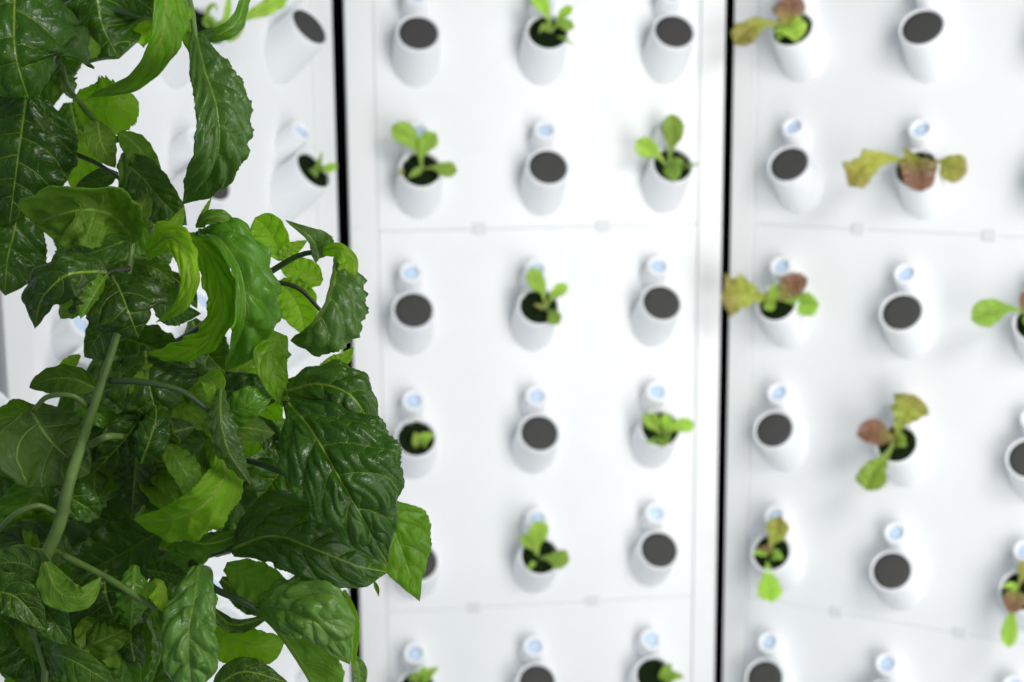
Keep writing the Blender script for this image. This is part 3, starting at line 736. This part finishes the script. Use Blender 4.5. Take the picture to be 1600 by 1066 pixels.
leaf(PB, [(503,442,.05),(470,425,.05),(436,414,.05)], 26, 26, 'lime', 'under', bull=.5)
leaf(PB, [(436,520,0),(424,560,-.02),(434,600,-.02),(453,644,0)], [12,30,26,18,10,4], [10,30,28,20,12,4], 'fresh', fold=(-15,15), bull=1.0)
leaf(PB, [(398,560,.05),(370,580,.05),(343,593,.05)], 14, 14, 'lime', 'under', bull=.5)
leaf(PB, [(300,500,.1),(330,560,.1),(385,605,.1)], 36, 36, 'dark', bull=.7)
leaf(PB, [(500,572,.05),(530,566,.05),(553,543,.05)], 14, 14, 'lime', 'under', bull=.5)
leaf(PB, [(455,690,.05),(440,675,.04),(418,700,.04)], 22, 20, 'mid', bull=.9)
# big glossy leaves
leaf(PB, [(450,610,-.02),(500,600,-.04),(548,618,-.05),(592,690,-.04)], [14,26,36,36,22,10], [15,30,40,45,30,10], 'dark', fold=(-10,-10), curl=(-30,-20), bull=1.6, nvein=5, res=(80,20))
leaf(PB, [(450,628,-.03),(487,672,-.06),(535,755,-.075),(575,825,-.06),(607,885,-.04)], [12,66,100,98,50,11], [8,58,74,66,40,12], 'dark', fold=(-8,4), curl=(-35,-20), bull=1.5, nvein=6, res=(110,30))
leaf(PB, [(600,786,.01),(622,845,.01),(640,895,.01),(656,940,.02)], [14,62,52,36,16,5], [10,35,42,36,18,6], 'fresh', 'top', fold=(-10,10), curl=(-15,0), bull=.8, nvein=5, res=(80,20))
leaf(PB, [(584,908,.02),(588,918,.02),(592,932,.02)], 4, 3, 'mid', bull=.3, res=(20,6))
leaf(PB, [(362,858,0),(430,838,-.02),(500,862,-.03),(560,885,-.02),(606,894,0)], [15,60,75,52,32,14], [10,36,52,46,34,18], 'dark', fold=(-8,-15), curl=(-15,-15), bull=1.4, nvein=6, res=(90,24))
leaf(PB, [(455,720,.05),(420,760,.05),(385,835,.05)], 48, 45, 'dark', bull=1.3)
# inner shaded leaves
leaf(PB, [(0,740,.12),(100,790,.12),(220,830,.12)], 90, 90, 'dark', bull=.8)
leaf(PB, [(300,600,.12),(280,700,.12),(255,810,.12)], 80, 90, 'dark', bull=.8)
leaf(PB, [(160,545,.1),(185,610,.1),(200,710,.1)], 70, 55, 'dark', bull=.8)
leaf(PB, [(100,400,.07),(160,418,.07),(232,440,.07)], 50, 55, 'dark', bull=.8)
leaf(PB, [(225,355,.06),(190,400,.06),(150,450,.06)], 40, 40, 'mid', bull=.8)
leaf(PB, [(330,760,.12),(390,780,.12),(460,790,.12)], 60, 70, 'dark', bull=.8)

# --- lower plant
PC, CC = plant('lower leafy plant with shaded leaves and thin arching stalks in the bottom left corner', 5, 0)
leaf(PC, [(-40,925,-.03),(20,930,-.035),(72,985,-.03)], 34, 34, 'dark', bull=1.3)
wtube('stem', PC, [CC, CC + PAN['N']['n'] * .03 + up_ * .03], [(-120,1120,.05),(-40,1110,.04),(40,1090,.02),(70,1075,.01),(58,1000,.0),(34,948,.0),(10,930,.02)], [10,10,9,8,7,7,6,5], M_stem)
wtube('branch', PC, [], [(60,1085,.02),(180,1090,.06),(300,1085,.05),(420,1075,.03),(500,1085,.02)], [9,8,8,7,6], M_stemd)
P(PC, [(98,868,.0),(170,905,-.01),(245,952,-.02)], [6,5]); P(PC, [(300,880,.05),(335,920,.01),(375,938,.0),(402,952,.0)], [7,5], M_stemd)
P(PC, [(300,1085,.05),(330,900,.03),(313,884,-.01)], 4)
leaf(PC, [(312,884,-.01),(305,930,-.03),(295,990,-.045),(300,1085,-.04)], [15,30,38,42,42,30], [10,32,40,38,40,30], 'pale', fold=(-8,-8), curl=(-25,-25), bull=1.8, nvein=5, res=(80,20))
leaf(PC, [(328,985,.03),(370,1000,.03),(405,1010,.03),(444,1005,.04)], [15,25,28,25,20,12], [15,35,40,34,24,12], 'lime', 'under', bull=.8)
leaf(PC, [(405,945,0),(450,955,-.03),(490,970,-.04),(546,1038,-.02)], [20,46,56,58,44,18], [5,25,36,32,20,8], 'pale', fold=(-10,-5), curl=(-20,-10), bull=1.6, nvein=5, res=(80,20))
leaf(PC, [(398,948,.01),(440,990,0),(480,1050,0),(512,1115,0)], [12,20,36,52,52,20], [4,5,6,6,5,4], 'mid', 'under', fold=(0,30), bull=.7, nvein=5)
leaf(PC, [(538,922,.04),(550,970,.04),(552,1048,.04)], 11, 12, 'lime', bull=.6)
leaf(PC, [(552,1022,.05),(562,1050,.05),(560,1095,.05)], 12, 12, 'pale', bull=.6)
leaf(PC, [(330,1078,-.01),(380,1050,-.02),(452,1068,-.02)], 24, 25, 'dark', fold=(-15,0), bull=1.2)
leaf(PC, [(352,885,.03),(405,908,.03),(470,945,.03)], 30, 36, 'fresh', 'under', bull=.7)
leaf(PC, [(332,950,.02),(362,976,.02),(425,962,.03)], 10, 14, 'dark', bull=.5)
leaf(PC, [(220,925,-.02),(248,914,-.03),(264,962,-.02)], 8, 26, 'lime', 'under', fold=(-20,10), bull=.6)
leaf(PC, [(238,958,-.01),(256,1000,-.01),(262,1055,-.01)], 10, 10, 'mid', bull=.5)
leaf(PC, [(165,890,.04),(166,930,.03),(182,972,.03),(202,1015,.03)], 80, 80, 'dark', fold=(-5,-5), bull=1.2, nvein=4)
leaf(PC, [(250,830,.08),(200,860,.08),(115,905,.09)], 60, 60, 'dark', bull=.9)
leaf(PC, [(72,1022,0),(110,1030,-.02),(145,1050,-.02),(180,1072,0)], 24, 40, 'mid', fold=(20,-15), bull=.9)
leaf(PC, [(112,872,.02),(60,848,.02),(-5,850,.03)], 36, 36, 'dark', 'under', bull=1.0)
leaf(PC, [(70,876,-.03),(92,925,-.035),(130,932,-.035),(158,902,-.03)], 26, 28, 'mid', 'under', fold=(10,-10), bull=.8)
leaf(PC, [(216,958,.04),(206,1010,.04),(212,1085,.04)], 34, 34, 'mid', 'under', bull=.8)
leaf(PC, [(-10,955,.05),(40,1005,.05),(60,1085,.05)], 60, 60, 'dark', bull=.9)
leaf(PC, [(332,858,.05),(290,872,.05),(238,884,.05)], 24, 24, 'mid', bull=.8)
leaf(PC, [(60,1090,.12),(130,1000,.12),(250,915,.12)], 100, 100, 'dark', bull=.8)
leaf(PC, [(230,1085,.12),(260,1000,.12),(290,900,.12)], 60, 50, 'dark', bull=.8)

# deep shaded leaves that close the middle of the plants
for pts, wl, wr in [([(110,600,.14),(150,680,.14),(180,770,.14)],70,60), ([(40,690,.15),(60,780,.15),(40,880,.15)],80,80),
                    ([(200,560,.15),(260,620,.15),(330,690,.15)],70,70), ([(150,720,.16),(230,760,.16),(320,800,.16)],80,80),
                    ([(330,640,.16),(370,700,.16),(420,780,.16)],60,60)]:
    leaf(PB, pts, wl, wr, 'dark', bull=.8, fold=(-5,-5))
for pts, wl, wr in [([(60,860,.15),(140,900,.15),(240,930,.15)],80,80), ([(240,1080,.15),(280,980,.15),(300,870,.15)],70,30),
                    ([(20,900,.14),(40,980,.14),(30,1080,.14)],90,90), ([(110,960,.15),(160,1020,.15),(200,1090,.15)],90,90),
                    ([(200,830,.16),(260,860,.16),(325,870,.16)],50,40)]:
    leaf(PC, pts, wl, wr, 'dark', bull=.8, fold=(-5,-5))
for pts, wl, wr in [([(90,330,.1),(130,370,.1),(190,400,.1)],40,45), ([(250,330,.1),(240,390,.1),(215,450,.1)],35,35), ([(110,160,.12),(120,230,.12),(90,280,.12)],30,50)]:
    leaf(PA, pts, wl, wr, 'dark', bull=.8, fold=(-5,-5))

leaf(PC, [(345,905,.05),(395,935,.05),(455,965,.05)], 24, 26, 'dark', bull=.9)
leaf(PC, [(228,890,.03),(255,895,.03),(300,905,.03)], 20, 24, 'dark', bull=.9)
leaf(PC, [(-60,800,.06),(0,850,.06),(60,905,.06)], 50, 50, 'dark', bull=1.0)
leaf(PB, [(300,845,.06),(345,850,.06),(400,835,.06)], 20, 20, 'dark', bull=.9)

leaf(PC, [(78,905,-.02),(30,880,-.03),(-30,885,-.03)], 34, 30, 'dark', 'under', bull=1.2, fold=(-10,20))
leaf(PC, [(40,930,-.01),(80,965,-.02),(110,1010,-.02)], 30, 36, 'dark', bull=1.2)

# younger leaves between the big ones
leaf(PB, [(360,560,.06),(385,585,.06),(420,600,.07)], 16, 16, 'lime', 'under', bull=.8)
leaf(PB, [(250,420,.05),(275,460,.05),(280,510,.05)], 22, 22, 'mid', bull=1.2)
leaf(PB, [(325,685,.03),(345,720,.02),(372,765,.03)], 18, 18, 'fresh', bull=1.1)
leaf(PA, [(145,300,.05),(175,320,.05),(218,330,.05)], 20, 20, 'fresh', 'under', bull=1.0)
leaf(PA, [(212,300,.04),(245,320,.04),(272,352,.04)], 22, 22, 'dark', bull=1.4)
leaf(PB, [(398,650,.04),(425,690,.04),(442,732,.04)], 20, 20, 'dark', bull=1.2)
leaf(PB, [(125,555,.05),(105,572,.05),(86,602,.05)], 12, 12, 'lime', 'under', bull=.8)
leaf(PC, [(150,1000,.01),(190,1030,.01),(216,1085,.01)], 26, 26, 'mid', bull=1.2)
leaf(PC, [(450,928,.02),(500,915,.03),(542,935,.03)], 18, 18, 'dark', bull=1.2)

# smaller leaves packed between the big ones, behind the front layer
rl = np.random.default_rng(23)
def pack(par, n, x0, x1, y0, y1, d0, d1, lean):
    for _ in range(n):
        x = rl.uniform(x0, x1); y = rl.uniform(y0, y1); d = rl.uniform(d0, d1)
        a = math.radians(lean + rl.normal(0, 55)); ln = rl.uniform(65, 115); bend = rl.normal(0, 0.35)
        dx, dy = math.cos(a), math.sin(a); hw = ln * rl.uniform(.24, .34)
        mid = [(x, y, d), (x + dx * ln * .35 - dy * bend * 10, y + dy * ln * .35 + dx * bend * 10, d - .012),
               (x + dx * ln * .7 - dy * bend * 22, y + dy * ln * .7 + dx * bend * 22, d - .01), (x + dx * ln - dy * bend * 50, y + dy * ln + dx * bend * 50, d + .008)]
        tone = rl.choice(['dark', 'mid', 'fresh', 'lime'], p=[.30, .36, .24, .10])
        leaf(par, mid, hw, hw * rl.uniform(.8, 1.15), str(tone), 'top' if rl.random() < .65 else 'under', fold=(rl.uniform(-25, 25), rl.uniform(-25, 25)),
             curl=(rl.uniform(-40, 10), rl.uniform(-40, 10)), bull=rl.uniform(1.0, 2.0), nvein=int(rl.integers(5, 8)), ruffle=rl.uniform(.8, 1.8), res=(56, 14))
pack(PB, 16, 40, 300, 590, 800, .0, .07, 70)
pack(PB, 8, 240, 370, 560, 760, .01, .07, 60)
pack(PB, 7, 140, 240, 350, 450, .0, .05, 90)
pack(PC, 18, 0, 270, 840, 1040, .0, .07, 60)
pack(PA, 8, 0, 90, 10, 200, .04, .09, 80)
